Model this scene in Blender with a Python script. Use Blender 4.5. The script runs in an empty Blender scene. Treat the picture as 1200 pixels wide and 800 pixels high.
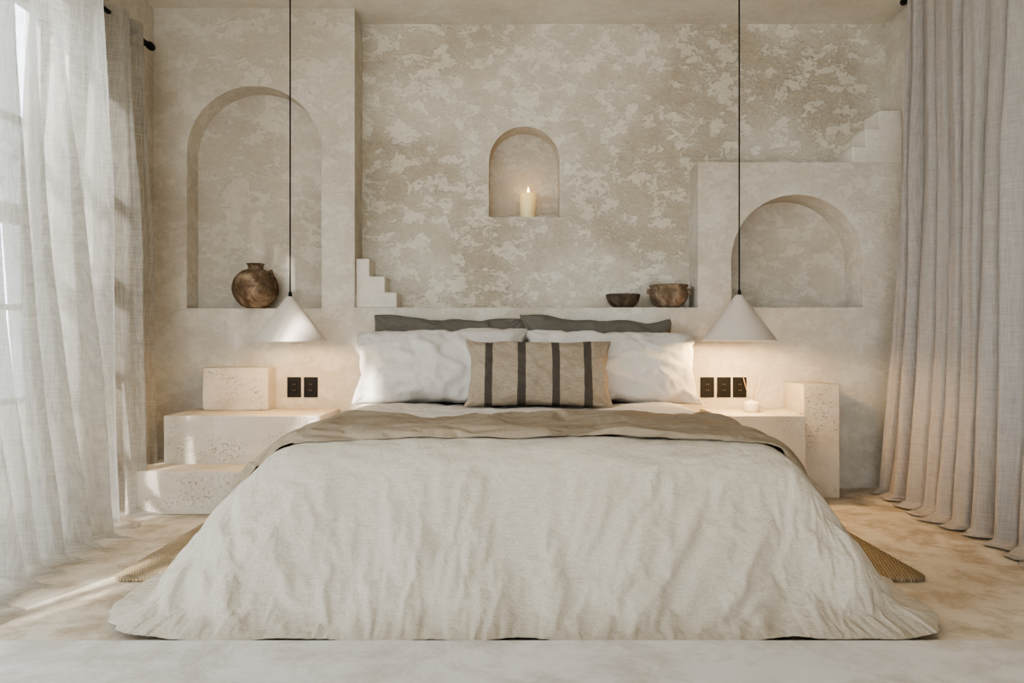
import bpy, bmesh, math, random
from mathutils import Vector, Matrix, Euler, noise
random.seed(7)
scene = bpy.context.scene
COL = scene.collection
pi = math.pi

# ------------------------------------------------------------------ helpers
def lin(r, g, b):
    def f(c):
        c /= 255.0
        return c/12.92 if c <= 0.04045 else ((c+0.055)/1.055)**2.4
    return (f(r), f(g), f(b), 1.0)

def N(x, y, z=0.0):
    return noise.noise(Vector((x, y, z)))

def mesh_obj(name, verts, faces, mat=None, smooth=False, parent=None):
    me = bpy.data.meshes.new(name)
    me.from_pydata([tuple(v) for v in verts], [], faces)
    me.update()
    ob = bpy.data.objects.new(name, me)
    COL.objects.link(ob)
    if mat: me.materials.append(mat)
    if smooth:
        me.polygons.foreach_set('use_smooth', [True]*len(me.polygons))
    if parent: ob.parent = parent
    return ob

def empty(name):
    e = bpy.data.objects.new(name, None)
    e.empty_display_size = 0.1
    COL.objects.link(e)
    return e

def box(name, x0, x1, y0, y1, z0, z1, mat=None, bevel=0.0, seg=3, parent=None):
    v = [(x0,y0,z0),(x1,y0,z0),(x1,y1,z0),(x0,y1,z0),(x0,y0,z1),(x1,y0,z1),(x1,y1,z1),(x0,y1,z1)]
    f = [(0,3,2,1),(4,5,6,7),(0,1,5,4),(1,2,6,5),(2,3,7,6),(3,0,4,7)]
    ob = mesh_obj(name, v, f, mat, parent=parent)
    if bevel > 0:
        m = ob.modifiers.new('bev', 'BEVEL'); m.width = bevel; m.segments = seg; m.limit_method = 'ANGLE'
        ob.data.polygons.foreach_set('use_smooth', [True]*len(ob.data.polygons))
        m2 = ob.modifiers.new('wn', 'WEIGHTED_NORMAL'); m2.keep_sharp = False
    return ob

def grid_faces(nu, nv, off=0, wrap=False):
    fs = []
    for j in range(nv-1):
        for i in range(nu-1 if not wrap else nu):
            i2 = (i+1) % nu
            fs.append((off+j*nu+i, off+j*nu+i2, off+(j+1)*nu+i2, off+(j+1)*nu+i))
    return fs

def lathe(name, prof, mat, loc=(0,0,0), seg=48, parent=None, rot=None, wob=0.0):
    verts = []; nu = seg
    for (r, z) in prof:
        for i in range(seg):
            a = 2*pi*i/seg
            rr = r*(1+wob*N(math.cos(a)*1.5, math.sin(a)*1.5, z*9+loc[0]*7))
            verts.append((rr*math.cos(a), rr*math.sin(a), z))
    faces = grid_faces(nu, len(prof), wrap=True)
    ob = mesh_obj(name, verts, faces, mat, smooth=True, parent=parent)
    ob.location = loc
    if rot: ob.rotation_euler = rot
    return ob

def tube(name, pts, r, mat, seg=10, parent=None):
    cu = bpy.data.curves.new(name, 'CURVE'); cu.dimensions = '3D'
    sp = cu.splines.new('POLY'); sp.points.add(len(pts)-1)
    for i, p in enumerate(pts): sp.points[i].co = (*p, 1)
    cu.bevel_depth = r; cu.bevel_resolution = seg//3; cu.use_fill_caps = True
    tmp = bpy.data.objects.new(name+'_t', cu); COL.objects.link(tmp)
    dg = bpy.context.evaluated_depsgraph_get()
    me = bpy.data.meshes.new_from_object(tmp.evaluated_get(dg))
    bpy.data.objects.remove(tmp)
    me.name = name
    ob = bpy.data.objects.new(name, me); COL.objects.link(ob)
    me.materials.clear(); me.materials.append(mat)
    me.polygons.foreach_set('use_smooth', [True]*len(me.polygons))
    if parent: ob.parent = parent
    return ob

# ------------------------------------------------------------------ cloth relaxation (run first, in an empty scene)
def relax_cloth(verts, faces, weights, frames=20, shrink=-0.05, bend=0.1, quality=5, tension=25, maxd=0.05):
    """buckle a sheet into natural wrinkles; returns relaxed vertex positions"""
    try:
        ob = mesh_obj('cloth_tmp', verts, faces)
        g = ob.vertex_groups.new(name='pin')
        buckets = {}
        for i, w in enumerate(weights): buckets.setdefault(round(w, 3), []).append(i)
        for w, ids in buckets.items(): g.add(ids, w, 'REPLACE')
        m = ob.modifiers.new('cloth', 'CLOTH'); s = m.settings
        s.quality = quality; s.mass = 0.25
        s.tension_stiffness = tension; s.compression_stiffness = tension; s.shear_stiffness = 8
        s.bending_stiffness = bend; s.air_damping = 2
        s.vertex_group_mass = 'pin'; s.pin_stiffness = 1.0
        s.shrink_min = shrink
        s.effector_weights.gravity = 0.0
        m.collision_settings.use_collision = False
        m.collision_settings.use_self_collision = False
        m.point_cache.frame_start = 1; m.point_cache.frame_end = frames+1
        for f in range(1, frames+1): scene.frame_set(f)
        dg = bpy.context.evaluated_depsgraph_get()
        me = ob.evaluated_get(dg).data
        out = [v.co.copy() for v in me.vertices]
        bpy.data.objects.remove(ob)
        scene.frame_set(1)
        res = []
        for o, b in zip(out, verts):
            b = Vector(b); d = o-b
            L = d.length
            if not (L < 1e3): d = Vector((0, 0, 0)); L = 0
            if L > maxd: d *= maxd/L
            res.append(b+d)
        return res
    except Exception as ex:
        print('relax failed', ex); scene.frame_set(1)
        return [Vector(v) for v in verts]

# ------------------------------------------------------------------ materials
class M:
    def __init__(s, name, rough=0.8, spec=0.3):
        s.m = bpy.data.materials.new(name); s.m.use_nodes = True
        s.nt = s.m.node_tree; s.n = s.nt.nodes; s.l = s.nt.links
        s.b = s.n['Principled BSDF']; s.out = s.n['Material Output']
        s.b.inputs['Roughness'].default_value = rough
        s.b.inputs['Specular IOR Level'].default_value = spec
        s.tc = s.n.new('ShaderNodeTexCoord')
    def mapping(s, scale=(1,1,1), rot=(0,0,0), loc=(0,0,0)):
        mp = s.n.new('ShaderNodeMapping'); mp.inputs['Scale'].default_value = scale
        mp.inputs['Rotation'].default_value = rot; mp.inputs['Location'].default_value = loc
        s.l.new(s.tc.outputs['Object'], mp.inputs[0]); return mp.outputs[0]
    def noise(s, scale, detail=4, rough=0.5, dist=0.0, vec=None):
        t = s.n.new('ShaderNodeTexNoise')
        t.inputs['Scale'].default_value = scale; t.inputs['Detail'].default_value = detail
        t.inputs['Roughness'].default_value = rough; t.inputs['Distortion'].default_value = dist
        s.l.new(vec if vec is not None else s.tc.outputs['Object'], t.inputs['Vector'])
        return t.outputs['Fac']
    def wave(s, scale, vec=None, dirn='X', dist=0.0, det=2):
        t = s.n.new('ShaderNodeTexWave'); t.bands_direction = dirn
        t.inputs['Scale'].default_value = scale; t.inputs['Distortion'].default_value = dist
        t.inputs['Detail'].default_value = det
        s.l.new(vec if vec is not None else s.tc.outputs['Object'], t.inputs['Vector'])
        return t.outputs['Fac']
    def ramp(s, fac, stops):
        r = s.n.new('ShaderNodeValToRGB'); e = r.color_ramp.elements
        while len(e) < len(stops): e.new(0.5)
        for i, (p, c) in enumerate(stops):
            e[i].position = p
            e[i].color = c if not isinstance(c, (int, float)) else (c, c, c, 1)
        s.l.new(fac, r.inputs[0]); return r.outputs[0]
    def mix(s, fac, a, b, mode='MIX'):
        m = s.n.new('ShaderNodeMix'); m.data_type = 'RGBA'; m.blend_type = mode
        def put(sock, v):
            if isinstance(v, (tuple, list)): sock.default_value = v
            elif isinstance(v, (int, float)): sock.default_value = v
            else: s.l.new(v, sock)
        put(m.inputs[0], fac); put(m.inputs[6], a); put(m.inputs[7], b)
        return m.outputs[2]
    def math(s, op, a, b=0.0):
        m = s.n.new('ShaderNodeMath'); m.operation = op
        for i, v in enumerate((a, b)):
            if isinstance(v, (int, float)): m.inputs[i].default_value = v
            else: s.l.new(v, m.inputs[i])
        return m.outputs[0]
    def color(s, v):
        if isinstance(v, tuple): s.b.inputs['Base Color'].default_value = v
        else: s.l.new(v, s.b.inputs['Base Color'])
    def bump(s, h, dist=0.01, strength=1.0, prev=None):
        b = s.n.new('ShaderNodeBump'); b.inputs['Distance'].default_value = dist
        b.inputs['Strength'].default_value = strength
        s.l.new(h, b.inputs['Height'])
        if prev is not None: s.l.new(prev, b.inputs['Normal'])
        s.l.new(b.outputs[0], s.b.inputs['Normal']); return b.outputs[0]

def mat_plaster(name, light, mid, dark, contrast=1.0, seed=0.0, bumps=1.0, psc=5.0):
    m = M(name, 0.82, 0.2)
    v = m.mapping(loc=(seed, seed*0.7, seed*1.3))
    vh = m.mapping((0.85, 1, 1.2), loc=(seed*1.1, 0, seed))
    big = m.noise(1.6, 2, 0.5, 0.3, v)
    patch = m.noise(psc, 7, 0.76, 0.2, vh)
    mask = m.ramp(patch, [(0.465, 0.0), (0.505, 0.7), (0.60, 1.0)])
    gate = m.ramp(big, [(0.38, 0.0), (0.62, 1.0)])
    mk = m.math('MULTIPLY', mask, m.math('MULTIPLY', m.math('ADD', m.math('MULTIPLY', gate, 0.5), 0.6), contrast))
    c1 = m.mix(gate, light, mid)
    c2 = m.mix(mk, c1, dark)
    fine = m.noise(26, 4, 0.7, 0.0, vh)
    m.color(m.mix(0.6, c2, m.ramp(fine, [(0.35, 0.88), (0.6, 1.03)]), 'MULTIPLY'))
    n = m.bump(m.math('SUBTRACT', m.math('MULTIPLY', fine, 0.9), m.math('MULTIPLY', mk, 0.9)), 0.005*bumps, 0.8)
    m.bump(big, 0.05*bumps, 0.5, n)
    return m.m

MAT_WALL = mat_plaster('plaster_smooth', lin(212,205,192), lin(201,192,177), lin(180,168,150), 0.55, 3.1, 1.0, 7.0)
MAT_RECESS = mat_plaster('plaster_trowelled', lin(217,210,196), lin(205,196,179), lin(162,147,125), 0.66, 0.0, 1.4, 9.0)
MAT_NICHE = mat_plaster('plaster_niche', lin(210,202,188), lin(200,191,175), lin(172,158,138), 0.55, 8.0, 1.0, 8.0)
MAT_CEIL = mat_plaster('plaster_ceiling', lin(218,212,200), lin(212,205,192), lin(196,186,170), 0.3, 5.0, 0.7)
MAT_ORN_LIT = mat_plaster('plaster_ornament_lit', lin(222,215,203), lin(216,208,195), lin(196,186,169), 0.4, 2.0, 0.7)  # paler than the wall: top light on the steps painted into the colour

def mat_floor(name, a, b, c):
    m = M(name, 0.5, 0.4)
    n1 = m.noise(1.1, 4, 0.62, 0.5); n2 = m.noise(5, 6, 0.72, 0.3)
    c1 = m.mix(m.ramp(n1, [(0.35, 0), (0.65, 1)]), a, b)
    m.color(m.mix(m.math('MULTIPLY', m.ramp(n2, [(0.44, 0), (0.60, 1)]), 0.85), c1, c))
    m.bump(n2, 0.010, 0.4)
    m.l.new(m.ramp(n2, [(0.3, 0.30), (0.7, 0.56)]), m.b.inputs['Roughness'])
    return m.m
MAT_FLOOR = mat_floor('floor_microcement', lin(210,201,185), lin(194,182,162), lin(160,142,118))
MAT_PLAT = mat_floor('platform_microcement', lin(204,200,194), lin(194,188,180), lin(174,166,154))

def mat_travertine():
    m = M('travertine', 0.7, 0.3)
    base = m.ramp(m.noise(3.0, 5, 0.6, 0.4, m.mapping((1, 1, 2.2))), [(0.3, lin(206,197,182)), (0.55, lin(195,184,167)), (0.75, lin(177,163,142))])
    cl = m.ramp(m.noise(4.5, 2, 0.5, 0.3), [(0.47, 0), (0.62, 1)])
    pits = m.ramp(m.noise(80, 4, 0.62, 0.3, m.mapping((1, 1, 1.5))), [(0.60, 0), (0.65, 1)])
    pk = m.math('MULTIPLY', pits, m.math('ADD', m.math('MULTIPLY', cl, 0.75), 0.15))
    m.color(m.mix(m.math('MULTIPLY', pk, 0.6), base, lin(128,111,90)))
    m.bump(m.math('SUBTRACT', 1.0, pk), 0.005, 1.0)
    return m.m
MAT_TRAV = mat_travertine()

def mat_linen(name, c1, c2, crease=0.006, slub=0.5, creasescale=7.0):
    m = M(name, 0.95, 0.08)
    sl = m.noise(1.0, 2, 0.6, 0.0, m.mapping((260, 260, 18)))
    sl2 = m.noise(1.0, 2, 0.6, 0.0, m.mapping((18, 260, 260)))
    s = m.math('MULTIPLY', m.math('ADD', sl, sl2), 0.5)
    col = m.mix(m.ramp(s, [(0.36, 0), (0.64, 1)]), c2, c1)
    m.color(m.mix(slub, c1, col))
    n = m.bump(s, 0.0015, 0.6)
    h = m.noise(creasescale*3.2, 4, 0.6, 0.4)
    m.bump(h, crease*1.8, 0.6, n)
    return m
MAT_DUVET = mat_linen('linen_duvet', lin(191,182,167), lin(165,154,137), crease=0.006, slub=0.7).m
MAT_SHEET = mat_linen('linen_sheet', lin(204,199,192), lin(188,181,172), crease=0.005).m
MAT_PILLOW = mat_linen('linen_pillow', lin(206,200,192), lin(188,181,171), crease=0.006, creasescale=6).m
MAT_GREY = mat_linen('linen_charcoal', lin(112,107,99), lin(88,84,77), crease=0.005).m
MAT_THROW = mat_linen('linen_throw', lin(150,136,117), lin(124,110,92), crease=0.006, creasescale=9).m

def mat_stripe():
    m = mat_linen('linen_striped', lin(172,158,139), lin(136,122,103), crease=0.004, slub=1.0)
    sep = m.n.new('ShaderNodeSeparateXYZ'); m.l.new(m.tc.outputs['Object'], sep.inputs[0])
    x = m.math('ADD', sep.outputs[0], m.math('MULTIPLY', m.math('SUBTRACT', m.noise(6, 2), 0.5), 0.012))
    tot = None
    for c, w in ((-.72*.375, .020), (-.25*.375, .022), (.24*.375, .020), (.70*.375, .022)):
        d = m.math('LESS_THAN', m.math('ABSOLUTE', m.math('SUBTRACT', x, c)), w)
        tot = d if tot is None else m.math('MAXIMUM', tot, d)
    old = m.b.inputs['Base Color'].links[0].from_socket
    m.color(m.mix(m.math('MULTIPLY', tot, 0.88), old, lin(62,57,53)))
    return m.m
MAT_STRIPE = mat_stripe()

def mat_curtain(name, c1, c2, trans, transp, fine=420):
    m = M(name, 0.95, 0.05)
    a = m.noise(1.0, 2, 0.65, 0.0, m.mapping((20, fine, 10)))
    b = m.noise(1.0, 2, 0.65, 0.0, m.mapping((10, 14, fine)))
    s = m.math('MULTIPLY', m.math('ADD', a, b), 0.5)
    col = m.mix(m.ramp(s, [(0.36, 0), (0.64, 1)]), c2, c1)
    m.color(col); m.bump(s, 0.0015, 0.4)
    tr = m.n.new('ShaderNodeBsdfTranslucent'); m.l.new(col, tr.inputs[0])
    mx = m.n.new('ShaderNodeMixShader'); mx.inputs[0].default_value = trans
    m.l.new(m.b.outputs[0], mx.inputs[1]); m.l.new(tr.outputs[0], mx.inputs[2])
    last = mx.outputs[0]
    if transp > 0:
        tp = m.n.new('ShaderNodeBsdfTransparent')
        mx2 = m.n.new('ShaderNodeMixShader')
        fac = m.ramp(s, [(0.38, min(1, transp*1.5)), (0.62, transp*0.55)])
        m.l.new(fac, mx2.inputs[0]); m.l.new(last, mx2.inputs[1]); m.l.new(tp.outputs[0], mx2.inputs[2])
        last = mx2.outputs[0]
    m.l.new(last, m.out.inputs['Surface'])
    return m.m
MAT_SHEER = mat_curtain('linen_sheer', lin(204,200,192), lin(180,175,166), 0.60, 0.30, 520)
MAT_CURT = mat_curtain('linen_curtain', lin(174,167,160), lin(146,139,132), 0.10, 0.0)

def simple(name, c, rough=0.5, metal=0.0, spec=0.4):
    m = M(name, rough, spec); m.color(c); m.b.inputs['Metallic'].default_value = metal
    m.bump(m.noise(30, 2, 0.6), 0.001, 0.3)
    return m.m
MAT_BLACK = simple('black_plastic', lin(26,25,24), 0.5, spec=0.2)
MAT_BLACKM = simple('black_iron', lin(22,20,19), 0.55, spec=0.2)
MAT_STEEL = simple('window_frame_paint', lin(100,94,86), 0.5)
MAT_SHADE = simple('painted_metal_shade', lin(198,186,173), 0.6)
MAT_SHADEIN = simple('shade_inner', lin(236,226,208), 0.7)
MAT_CERAMIC = simple('ceramic_white', lin(222,212,196), 0.5)
MAT_REED = simple('reed', lin(176,150,116), 0.8)

def mat_clay(name, a, b, c, sc=9):
    m = M(name, 0.85, 0.12)
    n1 = m.noise(sc, 6, 0.7, 0.5)
    m.color(m.ramp(n1, [(0.3, a), (0.5, b), (0.66, c)]))
    m.bump(n1, 0.006, 0.6)
    return m.m
MAT_VASE = mat_clay('aged_clay', lin(60,48,39), lin(102,84,67), lin(158,138,115), 10)
MAT_BOWL1 = mat_clay('dark_wood_bowl', lin(54,46,39), lin(84,72,60), lin(114,98,84), 16)
MAT_BOWL2 = mat_clay('brown_clay_bowl', lin(74,60,50), lin(112,95,78), lin(160,142,120), 12)

def mat_jute():
    m = M('jute', 0.95, 0.1)
    v = m.mapping((1, 1, 1), (0, 0, 0.3))
    w1 = m.wave(26, v, 'X', 1.5, 1); w2 = m.wave(26, v, 'Y', 1.5, 1)
    h = m.math('MULTIPLY', w1, w2)
    m.color(m.ramp(m.math('ADD', m.math('MULTIPLY', h, 0.8), m.math('MULTIPLY', m.noise(60, 2), 0.4)),
            [(0.1, lin(112,96,74)), (0.4, lin(152,134,108)), (0.9, lin(184,168,142))]))
    m.bump(h, 0.006, 0.8); return m.m
MAT_JUTE = mat_jute()

def mat_wax():
    m = M('candle_wax_glow', 0.5, 0.4); m.color(lin(236,220,170))
    sep = m.n.new('ShaderNodeSeparateXYZ'); m.l.new(m.tc.outputs['Object'], sep.inputs[0])
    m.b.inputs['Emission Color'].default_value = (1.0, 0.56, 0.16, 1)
    m.l.new(m.ramp(m.math('MULTIPLY', sep.outputs[2], 5.5), [(0.2, 0.04), (0.95, 0.6)]), m.b.inputs['Emission Strength'])  # emission rising with height stands in for flame light inside the wax
    return m.m
MAT_WAX = mat_wax()
def emis(name, c, s):
    m = M(name); m.b.inputs['Emission Color'].default_value = c; m.b.inputs['Emission Strength'].default_value = s
    m.color(c); return m.m
MAT_FLAME = emis('flame', (1.0, 0.66, 0.26, 1), 16)
MAT_BULB = emis('bulb_glass', (1.0, 0.74, 0.44, 1), 12)
MAT_GROUND = simple('outside_bounce_ground', lin(200,194,184), 0.9)
def mat_leaf():
    m = M('leaf', 0.6, 0.3); m.color(m.ramp(m.noise(3, 2), [(0.3, lin(80,96,62)), (0.7, lin(132,146,102))])); return m.m
MAT_LEAF = mat_leaf()
MAT_BARK = simple('bark', lin(104,88,70), 0.9)

# ------------------------------------------------------------------ bed (first: includes cloth relaxation)
CAMZ = 0.90
DW = 4.42          # front wall plane
DR = 4.64          # recess plane
XL, XR = -2.21, 2.42
YB = -2.4
CEIL = 2.955
LEDGE = 1.11
BX = 0.06; BA = 0.76; BR = 0.20; ZT = 0.53; YH = 4.36; YF = 2.62; QB = YH-YF; H = 0.74

def ridge(x, y, z, k=3.0):
    v = max(0.0, 1-abs(N(x, y, z))*k)
    return v*v*(3-2*v)*0.8

_pc = {}
def prof(F):
    key = round(F, 3)
    if key in _pc: return _pc[key]
    lo, hi = 0.3, pi/2
    ZD = ZT-0.012
    for _ in range(40):
        th = (lo+hi)/2
        h = F-BR*math.sin(th); v = ZD-BR*(1-math.cos(th))
        if h <= 1e-6: hi = th; continue
        if math.tan(th) > v/h: hi = th
        else: lo = th
    th = lo; h = F-BR*math.sin(th); v = ZD-BR*(1-math.cos(th))
    r = (th, BR*th, math.hypot(h, v)); _pc[key] = r; return r

DISP = None      # relaxed displacement field over (p,q)
P_EXT = BA+H; Q_EXT = QB+H

def disp_at(p, q):
    if DISP is None: return Vector((0, 0, 0))
    nu, nv, D = DISP
    fi = min(max((p+P_EXT)/(2*P_EXT)*(nu-1), 0), nu-1.001); fj = min(max(q/Q_EXT*(nv-1), 0), nv-1.001)
    i = int(fi); j = int(fj); a = fi-i; b = fj-j
    return (D[j*nu+i]*(1-a)*(1-b)+D[j*nu+i+1]*a*(1-b)+D[(j+1)*nu+i]*(1-a)*b+D[(j+1)*nu+i+1]*a*b)

def duvet_pos(p, q, extra=0.0, raw=False, dsc=1.0):
    dp = max(abs(p)-BA, 0.0); dq = max(q-QB, 0.0)
    sg = 1 if p >= 0 else -1
    d = 0.0; ux = uy = 0.0
    if dp > 0 or dq > 0:
        mx = max(dp, dq); nn = (dp**4+dq**4)**(1/4.); s = mx/nn
        d = mx; ux = dp*s/d; uy = dq*s/d
    x0 = sg*min(abs(p), BA); y0 = -min(q, QB)
    t = d/H
    ft = min(max((q-0.2)/(QB-0.2), 0), 1)
    Fx = (0.27+0.26*ft**1.5) + (0.06*ft if sg < 0 else 0.0)
    Fy = 0.475
    w2 = ux*ux+uy*uy
    F = (Fx*ux*ux+Fy*uy*uy)/w2 if w2 > 0 else Fx
    th, La, Ls = prof(F)
    s = t*(La+Ls)
    onx, onz = 0.0, 1.0
    if s < La:
        a = s/BR; f = BR*math.sin(a); z = ZT-BR*(1-math.cos(a)); onx, onz = math.sin(a), math.cos(a)
    else:
        k = s-La; f = BR*math.sin(th)+k*math.cos(th); z = ZT-BR*(1-math.cos(th))-k*math.sin(th); onx, onz = math.sin(th), math.cos(th)
    if t > 0.88:
        kk = (t-0.88)/0.12
        f += 0.035*kk*kk; z += 0.012*kk
    g = f/F
    ox = g*Fx*ux; oy = g*Fy*uy
    w = min(t, 1)**1.3
    fold = 0.0
    if d > 0:
        ff = N(p*3.2+3, 1.7, t*0.7)*0.044 + N(p*8+1, 4.1, t*1.5)*0.018
        fs = N(q*3.6+9, 2.7*sg, t*0.7)*0.045 + N(q*9, 5.1*sg, t*1.2)*0.016
        fold = (ff*uy**2+fs*ux**2)*w
        fold += 0.022*math.exp(-((t-0.95)/0.06)**2)*(0.4+N(p*4, q*4, 3))
    wx = p+0.10*N(p*2, q*2, 7); wy = q+0.10*N(p*2, q*2, 17)
    vert = min(d/0.25, 1)*uy
    c = 0.012*N(p*2.2, q*2.2, 5)+0.006*N(wx*(7+3*vert), wy*(7-3.5*vert), 3.3)
    c = c+extra
    l = math.hypot(ux, uy) or 1
    x = x0+sg*(ox+ux*fold)+sg*ux/l*onx*c
    y = y0-(oy+uy*fold)-uy/l*onx*c
    z += onz*c
    P = Vector((BX+x, YH+y, z))
    if raw: return P
    P += disp_at(p, q)*dsc
    if P.z < 0.008: P.z = 0.008+0.002*abs(N(p*9, q*9))
    return P

def relax_duvet():
    global DISP
    nu, nv = 236, 193
    base = []; wts = []; plain = []
    for j in range(nv):
        q = Q_EXT*j/(nv-1)
        for i in range(nu):
            p = -P_EXT+2*P_EXT*i/(nu-1)
            P = duvet_pos(p, q, raw=True); plain.append(P.copy())
            fr = min(max((q-QB)/0.2, 0), 1)
            ps = p+0.12*(q-QB)*N(p*1.3, 5.5)*4*fr
            n1 = N(ps*(15+6*fr), q*(14-6*fr), 4)*0.004+N(ps*(30+4*fr), q*(28-12*fr), 8)*0.002
            n1 *= 0.4+0.9*min(1, max(0, 0.5+1.6*N(p*1.9, q*1.9, 6)))
            P.z += n1*(1-0.6*fr); P.y -= n1*fr
            base.append(P)
            d = max(abs(p)-BA, q-QB, 0)
            w = 0.018+0.035*min(1, max(0, 0.3+2.4*N(p*1.7+4, q*1.7, 2)))
            if d > H*0.98 or j < 3: w = 0.3
            wts.append(round(w, 3))
    f = [tuple(reversed(a)) for a in grid_faces(nu, nv)]
    out = relax_cloth(base, f, wts, frames=22, shrink=-0.042, bend=0.2, tension=25, maxd=0.035)
    DISP = (nu, nv, [(o-b)*0.95 for o, b in zip(out, plain)])
relax_duvet()

bed = empty('bed')
MATT = box('mattress', BX-0.83, BX+0.83, YF-0.10, YH, 0.241, 0.455, MAT_SHEET, 0.07, 4, bed)
box('bed_base', BX-0.80, BX+0.80, YF-0.08, YH, 0.03, 0.24, MAT_SHEET, 0.02, 3, bed)

def build_duvet():
    nu, nv = 471, 385; vs = []
    for j in range(nv):
        q = Q_EXT*j/(nv-1)
        for i in range(nu):
            vs.append(duvet_pos(-P_EXT+2*P_EXT*i/(nu-1), q))
    f = [tuple(reversed(a)) for a in grid_faces(nu, nv)]
    ob = mesh_obj('duvet', vs, f, MAT_DUVET, True, bed)
    sm = ob.modifiers.new('smooth', 'SMOOTH'); sm.factor = 0.5; sm.iterations = 2
build_duvet()

def cover(nm, mat, parent, pw, a0, b0, base_ex, fn, nu, nv, w=0.02, bend=0.05, seedf=(5, 24), shrink=-0.06, maxd=0.03, lift=0.004, sa=0.004):
    base = []; wt = []; pq = []
    for j in range(nv):
        v = j/(nv-1)
        for i in range(nu):
            u = -1+2*i/(nu-1)
            p = u*(pw+0.03*N(v*5, 3, u*2))
            a = a0+0.025*N(p*2.2, a0)+0.01*N(p*8, 2); b = b0+0.025*N(p*2.0, 6)+0.03*abs(u)**3
            q = a+(b-a)*v
            ex = base_ex+fn(p, v, q)
            ed = min(v, 1-v)*20
            if ed < 1: ex = 0.010+(ex-0.010)*math.sqrt(max(0, 1-(1-ed)**2))
            ex += sa*N(p*seedf[0], q*seedf[1], 3)
            base.append(duvet_pos(p, q, ex, dsc=0.5)); pq.append((p, q))
            wt.append(w if 1 < i < nu-2 and 1 < j < nv-2 else 0.15)
    f = [tuple(reversed(c)) for c in grid_faces(nu, nv)]
    out = relax_cloth(base, f, wt, frames=20, shrink=shrink, bend=bend, tension=25, maxd=maxd)
    for k, (p, q) in enumerate(pq):
        g = duvet_pos(p, q, lift)
        if abs(p) < BA+0.12:
            if out[k].z < g.z: out[k].z = g.z+0.001
        else:
            s = 1 if p > 0 else -1
            if (out[k].x-g.x)*s < 0: out[k].x = g.x+s*0.001
    ob = mesh_obj(nm, out, f, mat, True, parent)
    sb = ob.modifiers.new('sub', 'SUBSURF'); sb.levels = 1; sb.render_levels = 1
    so = ob.modifiers.new('thick', 'SOLIDIFY'); so.thickness = 0.004; so.offset = -1
    return ob
cover('folded_sheet', MAT_SHEET, bed, 1.02, 0.34, 1.03, 0.012, lambda p, v, q: 0.006*N(p*5, q*9, 3), 190, 60, seedf=(16, 16), shrink=-0.04, maxd=0.015)
def tf(p, v, q):
    ph = v*4.4+0.9*N(p*1.1, v*1.4, 2)+0.4*N(p*3.5, v*3, 6)
    return 0.015*math.sin(ph*2*pi)*(0.6+0.9*N(p*1.7, v*2, 4))
cover('throw_blanket', MAT_THROW, None, BA+0.36, 1.05, 1.80, 0.028, tf, 230, 84, seedf=(4, 26), shrink=-0.085, maxd=0.024, lift=0.010, sa=0.008)

# ------------------------------------------------------------------ room
def recalc(ob):
    bm = bmesh.new(); bm.from_mesh(ob.data); bmesh.ops.recalc_face_normals(bm, faces=bm.faces); bm.to_mesh(ob.data); bm.free()

def prism(nm, pts, y0, y1, mat=None):
    n = len(pts)
    v = [(x, y0, z) for x, z in pts]+[(x, y1, z) for x, z in pts]
    f = [tuple(range(n)), tuple(range(2*n-1, n-1, -1))]+[(i, i+n, (i+1) % n+n, (i+1) % n) for i in range(n)]
    ob = mesh_obj(nm, v, f, mat); recalc(ob); return ob

def arch_cutter(x0, x1, z0, ztop, y0, y1, seg=56):
    r = (x1-x0)/2; cx = (x0+x1)/2; zs = ztop-r
    pts = [(x0, z0), (x1, z0)]
    for i in range(seg+1):
        a = pi*i/seg
        pts.append((cx+r*math.cos(a), zs+r*math.sin(a)))
    return prism('cut', pts, y0, y1)

wall = box('wall_back', XL-0.25, XR+0.25, DW, 5.05, -0.05, CEIL+0.05, MAT_WALL)
poly = [(-0.97, LEDGE), (1.147, LEDGE), (1.147, 2.005), (XR, 2.005), (XR, CEIL+0.3), (-0.97, CEIL+0.3)]
cutters = [prism('cut', poly, DW-0.1, DR),
    arch_cutter(-2.005, -1.175, 1.105, 2.475, DW-0.1, DW+0.16),
    arch_cutter(1.353, 2.163, LEDGE, 1.805, DW-0.1, DW+0.24),
    arch_cutter(-0.149, 0.309, 1.707, 2.290, DR-0.1, DR+0.17)]
for c in cutters:
    md = wall.modifiers.new('b', 'BOOLEAN'); md.operation = 'DIFFERENCE'; md.object = c; md.solver = 'EXACT'
dg = bpy.context.evaluated_depsgraph_get()
me = bpy.data.meshes.new_from_object(wall.evaluated_get(dg))
wall.modifiers.clear(); wall.data = me
for c in cutters: bpy.data.objects.remove(c)
me.materials.clear()
for mm in (MAT_WALL, MAT_RECESS, MAT_NICHE): me.materials.append(mm)
for p in me.polygons:
    c = p.center
    p.material_index = 0
    if abs(c.y-DR) < 0.01 and abs(p.normal.y) > 0.9: p.material_index = 1
    elif c.y > DW+0.15 and c.y < 4.9 and abs(p.normal.y) > 0.9: p.material_index = 2
    elif c.y > DR+0.02 and c.y < 4.9: p.material_index = 2
    p.use_smooth = True
bv = wall.modifiers.new('bev', 'BEVEL'); bv.width = 0.012; bv.segments = 3; bv.limit_method = 'ANGLE'; bv.angle_limit = math.radians(35)
wn = wall.modifiers.new('wn', 'WEIGHTED_NORMAL')

box('floor', XL-0.25, XR+0.25, YB-0.2, 5.0, -0.12, 0.0, MAT_FLOOR)
box('ceiling', XL-0.25, XR+0.25, YB-0.2, 5.05, CEIL, CEIL+0.15, MAT_CEIL)
box('wall_right', XR, XR+0.22, YB, DW, 0.0, CEIL, MAT_WALL)
box('raised_floor_platform', XL, XR, YB, 1.93, 0.0, 0.10, MAT_PLAT, 0.012)

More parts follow.
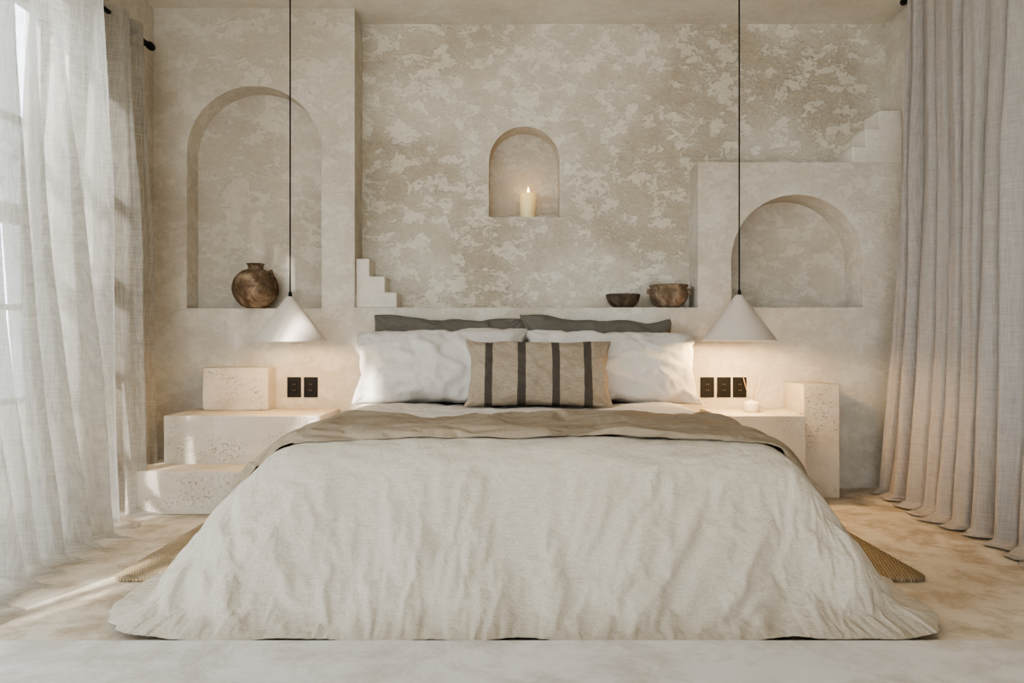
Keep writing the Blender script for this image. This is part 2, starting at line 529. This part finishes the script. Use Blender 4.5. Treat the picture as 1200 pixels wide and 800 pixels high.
# left wall with two french-window openings
W1 = (2.20, 3.58); W2 = (0.45, 1.95); WT = 2.56
eL = empty('wall_left')
for i, (a, b, c, d) in enumerate([(W1[1], DW, 0, CEIL), (W2[1], W1[0], 0, CEIL), (YB, W2[0], 0, CEIL),
                                  (W1[0], W1[1], WT, CEIL), (W2[0], W2[1], WT, CEIL)]):
    box('wall_left_section_%d' % i, XL-0.22, XL, a, b, c, d, MAT_WALL, parent=eL)

def french_window(nm, y0, y1, z0, z1):
    e = empty(nm); x = XL-0.14; t = 0.045; d = 0.05
    def b(n, a, bb, c, dd): box(n, x-d/2, x+d/2, a, bb, c, dd, MAT_STEEL, parent=e)
    b('frame_a', y0, y0+t, z0, z1); b('frame_b', y1-t, y1, z0, z1)
    b('head', y0+t, y1-t, z1-t, z1); b('sill', y0+t, y1-t, z0, z0+t*1.6)
    ym = (y0+y1)/2
    b('meeting_stile', ym-0.045, ym+0.045, z0+t*1.6, z1-t)
    for k, (ya, yb) in enumerate(((y0+t, ym-0.045), (ym+0.045, y1-t))):
        yc = (ya+yb)/2
        b('muntin_v%d' % k, yc-0.013, yc+0.013, z0+t*1.6, z1-t)
        for j, zz in enumerate((0.62, 1.06, 1.50, 1.95)):
            b('muntin_h%d_%d' % (k, j), ya, yb, zz-0.013 - (0.03 if j == 2 else 0), zz+0.013+(0.03 if j == 2 else 0))
french_window('window_1', W1[0], W1[1], 0.0, WT)
french_window('window_2', W2[0], W2[1], 0.10, WT)

# unseen rear wall (behind the camera); opening added and sized for sky fill
eR = empty('wall_rear')
for i, (a, b, c, d) in enumerate([(XL, -2.0, 0, CEIL), (0.5, XR, 0, CEIL), (-2.0, 0.5, 2.2, CEIL)]):
    box('wall_rear_section_%d' % i, a, b, YB-0.2, YB, c, d, MAT_WALL, parent=eR)
box('ground_bounce_plane', -14, 12, -14, 12, -0.30, -0.13, MAT_GROUND)  # unseen pale ground, added so daylight bounces into the room

# stepped plaster ornaments
def steps(nm, pts, y0, y1):
    ob = prism(nm, pts, y0, y1, MAT_ORN_LIT)
    m = ob.modifiers.new('bev', 'BEVEL'); m.width = 0.008; m.segments = 3; m.limit_method = 'ANGLE'
    ob.modifiers.new('wn', 'WEIGHTED_NORMAL')
    for p in ob.data.polygons: p.use_smooth = True
    return ob
z = LEDGE
steps('stepped_plaster_ornament', [(-0.969, z), (-0.715, z), (-0.715, z+.095), (-0.79, z+.095), (-0.79, z+.195), (-0.885, z+.195), (-0.885, z+.305), (-0.969, z+.305)], DW+0.03, DW+0.219)
z = 2.005
steps('stepped_plaster_ornament.001', [(2.11, z), (2.419, z), (2.419, z+.33), (2.275, z+.33), (2.275, z+.215), (2.19, z+.215), (2.19, z+.105), (2.11, z+.105)], DW+0.02, DW+0.219)

# ------------------------------------------------------------------ travertine blocks
e = empty('travertine_step_nightstand')
box('upper_block', -1.845, -1.455, 4.27, DW-0.001, 0.49, 0.745, MAT_TRAV, 0.006, 2, e)
box('middle_block', -1.925, -1.06, 3.96, DW-0.001, 0.0, 0.49, MAT_TRAV, 0.006, 2, e)
box('lower_block', -2.015, -1.12, 3.73, 3.959, 0.0, 0.225, MAT_TRAV, 0.006, 2, e)
box('lower_block_side', -2.015, -1.926, 3.96, DW-0.001, 0.0, 0.225, MAT_TRAV, 0.006, 2, e)
e = empty('travertine_nightstand')
box('low_block', 1.16, 1.63, 3.97, DW-0.001, 0.0, 0.49, MAT_TRAV, 0.006, 2, e)
box('tall_block', 1.675, 1.885, 4.12, DW-0.001, 0.0, 0.655, MAT_TRAV, 0.006, 2, e)
box('base_block', 1.631, 1.674, 4.14, DW-0.001, 0.0, 0.49, MAT_TRAV, 0.004, 1, e)

# ------------------------------------------------------------------ rug
def rug():
    nu, nv = 60, 30; x0, x1, y0, y1 = -1.51, 1.57, 2.68, 3.66; vs = []; r = 0.06
    for j in range(nv):
        for i in range(nu):
            x = x0+(x1-x0)*i/(nu-1); y = y0+(y1-y0)*j/(nv-1)
            cx = min(max(x, x0+r), x1-r); cy = min(max(y, y0+r), y1-r)
            dx, dy = x-cx, y-cy; d = math.hypot(dx, dy); m = max(abs(dx), abs(dy))
            if d > 1e-6: x, y = cx+dx*m/d, cy+dy*m/d
            vs.append((x, y, 0.013+0.001*N(x*20, y*20)))
    ob = mesh_obj('jute_rug', vs, grid_faces(nu, nv), MAT_JUTE, True)
    s = ob.modifiers.new('s', 'SOLIDIFY'); s.thickness = 0.012; s.offset = -1
rug()

# ------------------------------------------------------------------ pillows
def pillow(name, w, h, T, loc, tilt, mat, seed=0, yaw=0.0, roll=0.0, zmin=ZT+0.006, crease=1.0, conc=1.0, expand=-0.08):
    nu, nv = 80, 46; verts = []; faces = []; wts = []
    hw, hh = w/2, h/2
    def surf(u, v, side):
        au, av = abs(u), abs(v)
        x = hw*u*(1-conc*0.06*(1-v*v)*au**3); y = hh*v*(1-conc*0.10*(1-u*u)*av**3)
        x += 0.025*hw*N(v*2+seed, u*2, 1)*au; y += 0.08*hh*N(u*2.2, seed+v, 2)*av
        fu = max(0, 1-au**2.6); fv = max(0, 1-av**2.4)
        th = T*(fu**0.52)*(fv**0.55)
        th *= 1+0.20*N(u*1.6+seed, v*1.6, 3)
        c = 0.014*ridge(u*2.4+seed*2+v*1.0, v*2.2-u*0.8, 4, 2.6)+0.006*N(u*6, v*4, 5+side+seed)+0.004*N(u*14, v*9, 5+side+seed)
        edge = min(1, 8*min(1-au, 1-av))
        c *= crease*edge
        r = math.hypot((1-au)*1.6, 1-av); an = math.atan2(1-av, (1-au)*1.6+1e-6)
        pk = 0.007*math.sin(an*13+seed)*math.exp(-(r/0.42)**2)*edge
        return Vector((x, y, side*(th+c+pk*crease)))
    idx = {}
    for side in (1, -1):
        for j in range(nv):
            for i in range(nu):
                a = -1+2*i/(nu-1); b = -1+2*j/(nv-1)
                u = 0.5*a+0.5*math.sin(a*pi/2); v = 0.5*b+0.5*math.sin(b*pi/2)
                on = i in (0, nu-1) or j in (0, nv-1)
                if side == -1 and on:
                    idx[(side, i, j)] = idx[(1, i, j)]; continue
                idx[(side, i, j)] = len(verts); verts.append(surf(u, v, side)); wts.append(0.15 if on else 0.015)
    for side in (1, -1):
        for j in range(nv-1):
            for i in range(nu-1):
                a = [idx[(side, i, j)], idx[(side, i+1, j)], idx[(side, i+1, j+1)], idx[(side, i, j+1)]]
                faces.append(tuple(a if side == 1 else a[::-1]))
    verts = relax_cloth(verts, faces, wts, frames=22, shrink=expand, bend=0.1, tension=25, maxd=0.03)
    mw = Matrix.Translation(loc) @ Euler((0, 0, yaw)).to_matrix().to_4x4() @ Euler((tilt, 0, 0)).to_matrix().to_4x4() @ Euler((0, 0, roll)).to_matrix().to_4x4()
    inv = mw.inverted()
    out = []
    for v in verts:
        g = mw @ v
        if g.z < zmin+0.05:
            t = zmin+0.05-g.z
            g.z = zmin+0.05-0.05*(1-math.exp(-t/0.05))
        if g.y > DW-0.006: g.y = DW-0.006
        out.append(inv @ g)
    ob = mesh_obj(name, out, faces, mat, True)
    ob.matrix_world = mw
    sb = ob.modifiers.new('sub', 'SUBSURF'); sb.levels = 1; sb.render_levels = 1
    return ob
R = math.radians
pillow('charcoal_pillow', 0.92, 0.52, 0.075, (-0.385, 4.325, 0.80), R(80), MAT_GREY, 1, roll=R(-1.5), expand=-0.05)
pillow('charcoal_pillow.001', 0.92, 0.52, 0.075, (0.50, 4.325, 0.795), R(80), MAT_GREY, 5, roll=R(-2), expand=-0.05)
pillow('white_pillow', 0.98, 0.49, 0.13, (-0.405, 4.12, 0.745), R(66), MAT_PILLOW, 2, crease=1.2, roll=R(1.5), conc=1.2, expand=-0.10)
pillow('white_pillow.001', 0.98, 0.48, 0.13, (0.57, 4.12, 0.735), R(66), MAT_PILLOW, 9, crease=1.2, roll=R(-2), conc=1.2, expand=-0.10)
pillow('striped_lumbar_pillow', 0.80, 0.42, 0.095, (0.145, 3.90, 0.715), R(66), MAT_STRIPE, 4, crease=0.8, conc=1.3, roll=R(-0.6), expand=-0.035)

# ------------------------------------------------------------------ curtains
def curtain(name, x0, ya, yb, ztop, mat, nf, amp, sg, seed, pud=0.10, far_flare=0.0, flare_pow=2.5, near_in=0.03):
    nu, nv = 560, 110; vs = []
    Ltot = ztop+pud
    for j in range(nv):
        v = j/(nv-1)
        s = v*Ltot
        for i in range(nu):
            u = i/(nu-1)
            ph = u*nf+1.3*N(u*nf*0.28, seed, v*0.5)+0.35*v*N(u*6, seed+4, v*1.6)
            am = amp*(0.5+0.6*min(1, v*3))*max(0.2, 1+1.3*N(u*nf*0.45, seed+9, v*1.0))
            sn = math.sin(2*pi*ph)
            wv = math.copysign(abs(sn)**0.85, sn)
            x = am*wv + 0.3*am*math.sin(4*pi*ph+seed+v+3*N(u*7, seed))
            x += 0.014*N(u*22, v*3.5, seed)+0.004*N(u*55, v*10, seed+2)
            y = ya+(yb-ya)*u
            y += 0.35*am*math.cos(2*pi*ph)
            fl = v**flare_pow
            y += far_flare*fl*u**3
            x += sg*(0.03+near_in*(1-u))*fl
            if s < ztop-0.03:
                z = ztop-s
            else:
                k = (s-(ztop-0.03))/(pud+0.03)
                z = 0.03*(1-k)**2+0.010+0.016*abs(N(u*14, k*2, seed+5))*math.sin(min(k, 1)*pi)
                x += sg*k*pud*(0.7+0.7*N(u*nf*0.4, seed+3))
                y += 0.03*k*N(u*9, k*2, seed+7)
            vs.append((x0+x, y, z))
    return mesh_obj(name, vs, grid_faces(nu, nv), mat, True)
eC = empty('sheer_linen_curtain')
c = curtain('curtain_cloth', -2.035, 2.10, 3.97, 2.635, MAT_SHEER, 10, 0.062, 1, 2.0, pud=0.14, far_flare=0.04, near_in=0.26); c.parent = eC
eC2 = empty('heavy_linen_curtain')
c = curtain('curtain_cloth', 2.205, 2.30, 3.99, 2.80, MAT_CURT, 12, 0.036, -1, 11.0, pud=0.09, far_flare=0.26, flare_pow=3.0); c.parent = eC2

def rod(nm, x, ya, yb, z, wallx):
    e = empty(nm)
    tube('rod', [(x, ya, z), (x, yb, z)], 0.012, MAT_BLACKM, parent=e)
    for k, yy in enumerate((ya, yb)):
        f = lathe('finial_%d' % k, [(0.0001, -0.03), (0.018, -0.028), (0.022, -0.01), (0.022, 0.01), (0.018, 0.028), (0.0001, 0.03)], MAT_BLACKM, (x, yy, z), 20, e)
        f.rotation_euler = (pi/2, 0, 0)
    for k, yy in enumerate((ya+0.15, yb-0.05)):
        tube('bracket_%d' % k, [(x, yy, z-0.012), (wallx, yy, z-0.012)], 0.008, MAT_BLACKM, parent=e)
rod('curtain_rod', -2.07, 0.45, 4.10, 2.59, XL)
rod('curtain_rod.001', 2.25, 1.4, 4.10, 2.85, XR)

# ------------------------------------------------------------------ pendants
def pendant(nm, x, y, zb, zt, power):
    e = empty(nm); R0 = 0.203
    prof = [(0.016, zt), (0.022, zt-0.004)]
    ns = 14
    for i in range(1, ns+1):
        t = i/ns; prof.append((0.022+(R0-0.022)*t, zt-0.004-(zt-0.004-zb)*t))
    lathe('shade', prof, MAT_SHADE, (x, y, 0), 72, e)
    inner = [(r-0.003, zz-0.003 if i < len(prof)-1 else zz) for i, (r, zz) in enumerate(prof)]
    lathe('shade_lining', inner, MAT_SHADEIN, (x, y, 0), 72, e)
    lathe('rim', [(R0-0.004, zb), (R0-0.004, zb-0.002), (R0+0.001, zb-0.002), (R0+0.001, zb+0.002)], MAT_SHADE, (x, y, 0), 72, e)
    lathe('cord_grip', [(0.0001, zt+0.028), (0.006, zt+0.028), (0.009, zt+0.02), (0.010, zt), (0.017, zt-0.003)], MAT_BLACK, (x, y, 0), 24, e)
    tube('cord', [(x, y, zt+0.02), (x, y, CEIL-0.02)], 0.0042, MAT_BLACK, parent=e)
    lathe('ceiling_canopy', [(0.0001, CEIL-0.03), (0.05, CEIL-0.028), (0.055, CEIL-0.001)], MAT_BLACK, (x, y, 0), 32, e)
    bz = zb+0.095
    lathe('socket', [(0.0001, zt-0.03), (0.018, zt-0.03), (0.018, bz+0.03), (0.0001, bz+0.03)], MAT_BLACK, (x, y, 0), 20, e)
    pb = [(max(0.0001, 0.03*math.sin(pi*i/14)), bz-0.03*math.cos(pi*i/14)) for i in range(15)]
    lathe('bulb', pb, MAT_BULB, (x, y, 0), 24, e)
    L = bpy.data.lights.new('lamp_light', 'POINT'); L.energy = power; L.color = (1.0, 0.70, 0.38); L.shadow_soft_size = 0.03
    o = bpy.data.objects.new('lamp_light', L); o.location = (x, y, bz-0.06); COL.objects.link(o); o.parent = e
pendant('cone_pendant_lamp', -1.238, 4.0, 0.90, 1.150, 8.0)
pendant('cone_pendant_lamp.001', 1.268, 4.0, 0.905, 1.160, 24.0)

# ------------------------------------------------------------------ outlets
def outlet(nm, x, zc):
    e = empty(nm); y = DW
    box('plate', x-0.043, x+0.043, y-0.009, y-0.0005, zc-0.062, zc+0.062, MAT_BLACK, 0.004, 3, e)
    box('insert', x-0.018, x+0.018, y-0.0115, y-0.008, zc-0.036, zc+0.036, MAT_BLACKM, 0.002, 2, e)
    for k in (-1, 1):
        box('slot_a', x-0.008, x-0.005, y-0.012, y-0.0105, zc+k*0.018-0.005, zc+k*0.018+0.005, MAT_STEEL, parent=e)
        box('slot_b', x+0.005, x+0.008, y-0.012, y-0.0105, zc+k*0.018-0.005, zc+k*0.018+0.005, MAT_STEEL, parent=e)
k = 0
for px in (345, 364.5, 828.5, 848, 866.5):
    outlet('wall_outlet' + ('' if k == 0 else '.%03d' % k), (px-600)/190.0, 0.9-53.5/190); k += 1

# ------------------------------------------------------------------ pottery
def arcprof(pts, n=6):
    out = []
    P = [pts[0]]+pts+[pts[-1]]
    for i in range(1, len(P)-2):
        for s in range(n):
            t = s/n
            def cr(a, b, c, d): return 0.5*((2*b)+(-a+c)*t+(2*a-5*b+4*c-d)*t*t+(-a+3*b-3*c+d)*t**3)
            out.append((max(0.0001, cr(P[i-1][0], P[i][0], P[i+1][0], P[i+2][0])), cr(P[i-1][1], P[i][1], P[i+1][1], P[i+2][1])))
    out.append(pts[-1]); return out
ev = empty('round_clay_vase')
vp = arcprof([(0.0001, 0.0), (0.055, 0.0), (0.10, 0.03), (0.134, 0.085), (0.137, 0.135), (0.118, 0.19), (0.078, 0.228), (0.048, 0.240), (0.047, 0.262), (0.056, 0.272), (0.050, 0.272), (0.040, 0.262), (0.040, 0.235), (0.06, 0.21), (0.0001, 0.19)])
vy = DW+0.01
o = lathe('vase_body', vp, MAT_VASE, (-1.585, vy, 1.107), 56, ev, wob=0.03)
tube('lug', [(-1.585+0.085, vy-0.045, 1.106+0.215), (-1.585+0.115, vy-0.055, 1.106+0.225), (-1.585+0.125, vy-0.055, 1.106+0.20), (-1.585+0.118, vy-0.045, 1.106+0.185)], 0.009, MAT_VASE, parent=ev)
bp = arcprof([(0.0001, 0.0), (0.05, 0.0), (0.088, 0.030), (0.105, 0.068), (0.107, 0.084), (0.100, 0.086), (0.094, 0.066), (0.07, 0.03), (0.0001, 0.018)])
lathe('dark_bowl', bp, MAT_BOWL1, (0.70, DW+0.10, LEDGE), 48, None, wob=0.02)
eb = empty('clay_bowl')
b2 = arcprof([(0.0001, 0.0), (0.055, 0.0), (0.098, 0.030), (0.118, 0.075), (0.116, 0.105), (0.112, 0.122), (0.122, 0.142), (0.114, 0.143), (0.104, 0.122), (0.106, 0.08), (0.08, 0.035), (0.0001, 0.02)])
bx, by = 0.985, DW+0.09
lathe('bowl_body', b2, MAT_BOWL2, (bx, by, LEDGE), 48, eb, wob=0.04)
for s in (-1, 1):
    tube('lug', [(bx+s*0.112, by-0.02, LEDGE+0.115), (bx+s*0.136, by-0.025, LEDGE+0.112), (bx+s*0.136, by-0.025, LEDGE+0.092), (bx+s*0.114, by-0.02, LEDGE+0.082)], 0.008, MAT_BOWL2, parent=eb)

# candle
ec = empty('pillar_candle'); cx, cy, cz = 0.105, DR+0.07, 1.708
lathe('wax', [(0.0001, 0.0), (0.050, 0.0), (0.051, 0.003), (0.051, 0.155), (0.049, 0.163), (0.046, 0.160), (0.038, 0.148), (0.02, 0.143), (0.0001, 0.142)], MAT_WAX, (cx, cy, cz), 40, ec, wob=0.02)
tube('wick', [(cx, cy, cz+0.14), (cx+0.002, cy, cz+0.168)], 0.0018, MAT_BLACK, parent=ec)
lathe('flame', arcprof([(0.0001, 0.0), (0.007, 0.008), (0.0075, 0.016), (0.004, 0.032), (0.0001, 0.045)], 4), MAT_FLAME, (cx+0.002, cy, cz+0.162), 16, ec)
L = bpy.data.lights.new('candle_light', 'POINT'); L.energy = 0.22; L.color = (1.0, 0.62, 0.3); L.shadow_soft_size = 0.012
o = bpy.data.objects.new('candle_light', L); o.location = (cx, cy, cz+0.225); COL.objects.link(o); o.parent = ec

# reed diffuser
ed = empty('reed_diffuser'); dx, dy, dz = 1.392, 4.16, 0.491
lathe('pot', arcprof([(0.0001, 0), (0.036, 0.0), (0.043, 0.012), (0.043, 0.045), (0.038, 0.056), (0.022, 0.060), (0.020, 0.068), (0.015, 0.068), (0.015, 0.055), (0.0001, 0.05)], 4), MAT_CERAMIC, (dx, dy, dz), 32, ed)
for i in range(7):
    a = i*2.4; t = 0.035+0.02*(i % 3)
    tube('reed_%d' % i, [(dx+0.006*math.cos(a), dy+0.006*math.sin(a), dz+0.04), (dx+t*math.cos(a), dy+t*math.sin(a), dz+0.20+0.012*(i % 4))], 0.0013, MAT_REED, parent=ed)

# ------------------------------------------------------------------ tree outside (dapples the sunlight)
def tree(nm, loc, h, rad, nleaf, seed):
    rnd = random.Random(seed); e = empty(nm)
    tube('trunk', [(loc[0], loc[1], -0.13), (loc[0]+0.1, loc[1]+0.05, h*0.5), (loc[0], loc[1], h*0.75)], 0.07, MAT_BARK, parent=e)
    vs = []; fs = []
    for b in range(22):
        a = rnd.uniform(0, 2*pi); el = rnd.uniform(-0.4, 1.1); L = rad*rnd.uniform(0.6, 1.0)
        st = Vector((loc[0], loc[1], h*rnd.uniform(0.5, 0.75)))
        en = st+Vector((math.cos(a)*math.cos(el), math.sin(a)*math.cos(el), math.sin(el)))*L
        tube('branch_%d' % b, [st, st.lerp(en, 0.5)+Vector((0, 0, 0.08)), en], 0.012, MAT_BARK, parent=e)
        for k in range(nleaf//22):
            t = rnd.uniform(0.25, 1.05)
            c = st.lerp(en, t)+Vector((rnd.gauss(0, .14), rnd.gauss(0, .14), rnd.gauss(0, .14)))
            d = Vector((rnd.gauss(0, 1), rnd.gauss(0, 1), rnd.gauss(0, 1)-0.3)).normalized()
            w = d.cross(Vector((rnd.gauss(0, 1), rnd.gauss(0, 1), rnd.gauss(0, 1)))).normalized()*0.016
            l = 0.06; i0 = len(vs)
            vs += [c-d*l, c+w, c+d*l, c-w]; fs.append((i0, i0+1, i0+2, i0+3))
    mesh_obj('leaves', vs, fs, MAT_LEAF, parent=e)
tree('olive_tree', (-4.4, -3.2, 0), 4.0, 1.6, 2400, 3)
tree('olive_tree.001', (-5.4, 4.8, 0), 3.0, 1.5, 3000, 5)

# ------------------------------------------------------------------ lights
S = bpy.data.lights.new('sun', 'SUN'); S.energy = 22.0; S.angle = R(1.5); S.color = (1.0, 0.97, 0.94)
so = bpy.data.objects.new('sun', S); COL.objects.link(so); so.location = (-6, -6, 6)
so.rotation_euler = Vector((1.0, 2.1, -1.12)).to_track_quat('-Z', 'Y').to_euler()
w = bpy.data.worlds.new('World'); scene.world = w; w.use_nodes = True
bg = w.node_tree.nodes['Background']; bg.inputs[0].default_value = (0.79, 0.90, 1.0, 1); bg.inputs[1].default_value = 9.8

# ------------------------------------------------------------------ camera
cd = bpy.data.cameras.new('camera'); cd.sensor_width = 36; cd.lens = 840/1200*36; cd.clip_start = 0.05
co = bpy.data.objects.new('camera', cd); COL.objects.link(co)
co.location = (0, 0, CAMZ); co.rotation_euler = (pi/2, 0, 0)
scene.camera = co
scene.view_settings.view_transform = 'AgX'
try: scene.view_settings.look = 'AgX - Medium High Contrast'
except Exception as ex: print(ex)
scene.view_settings.exposure = 0.0
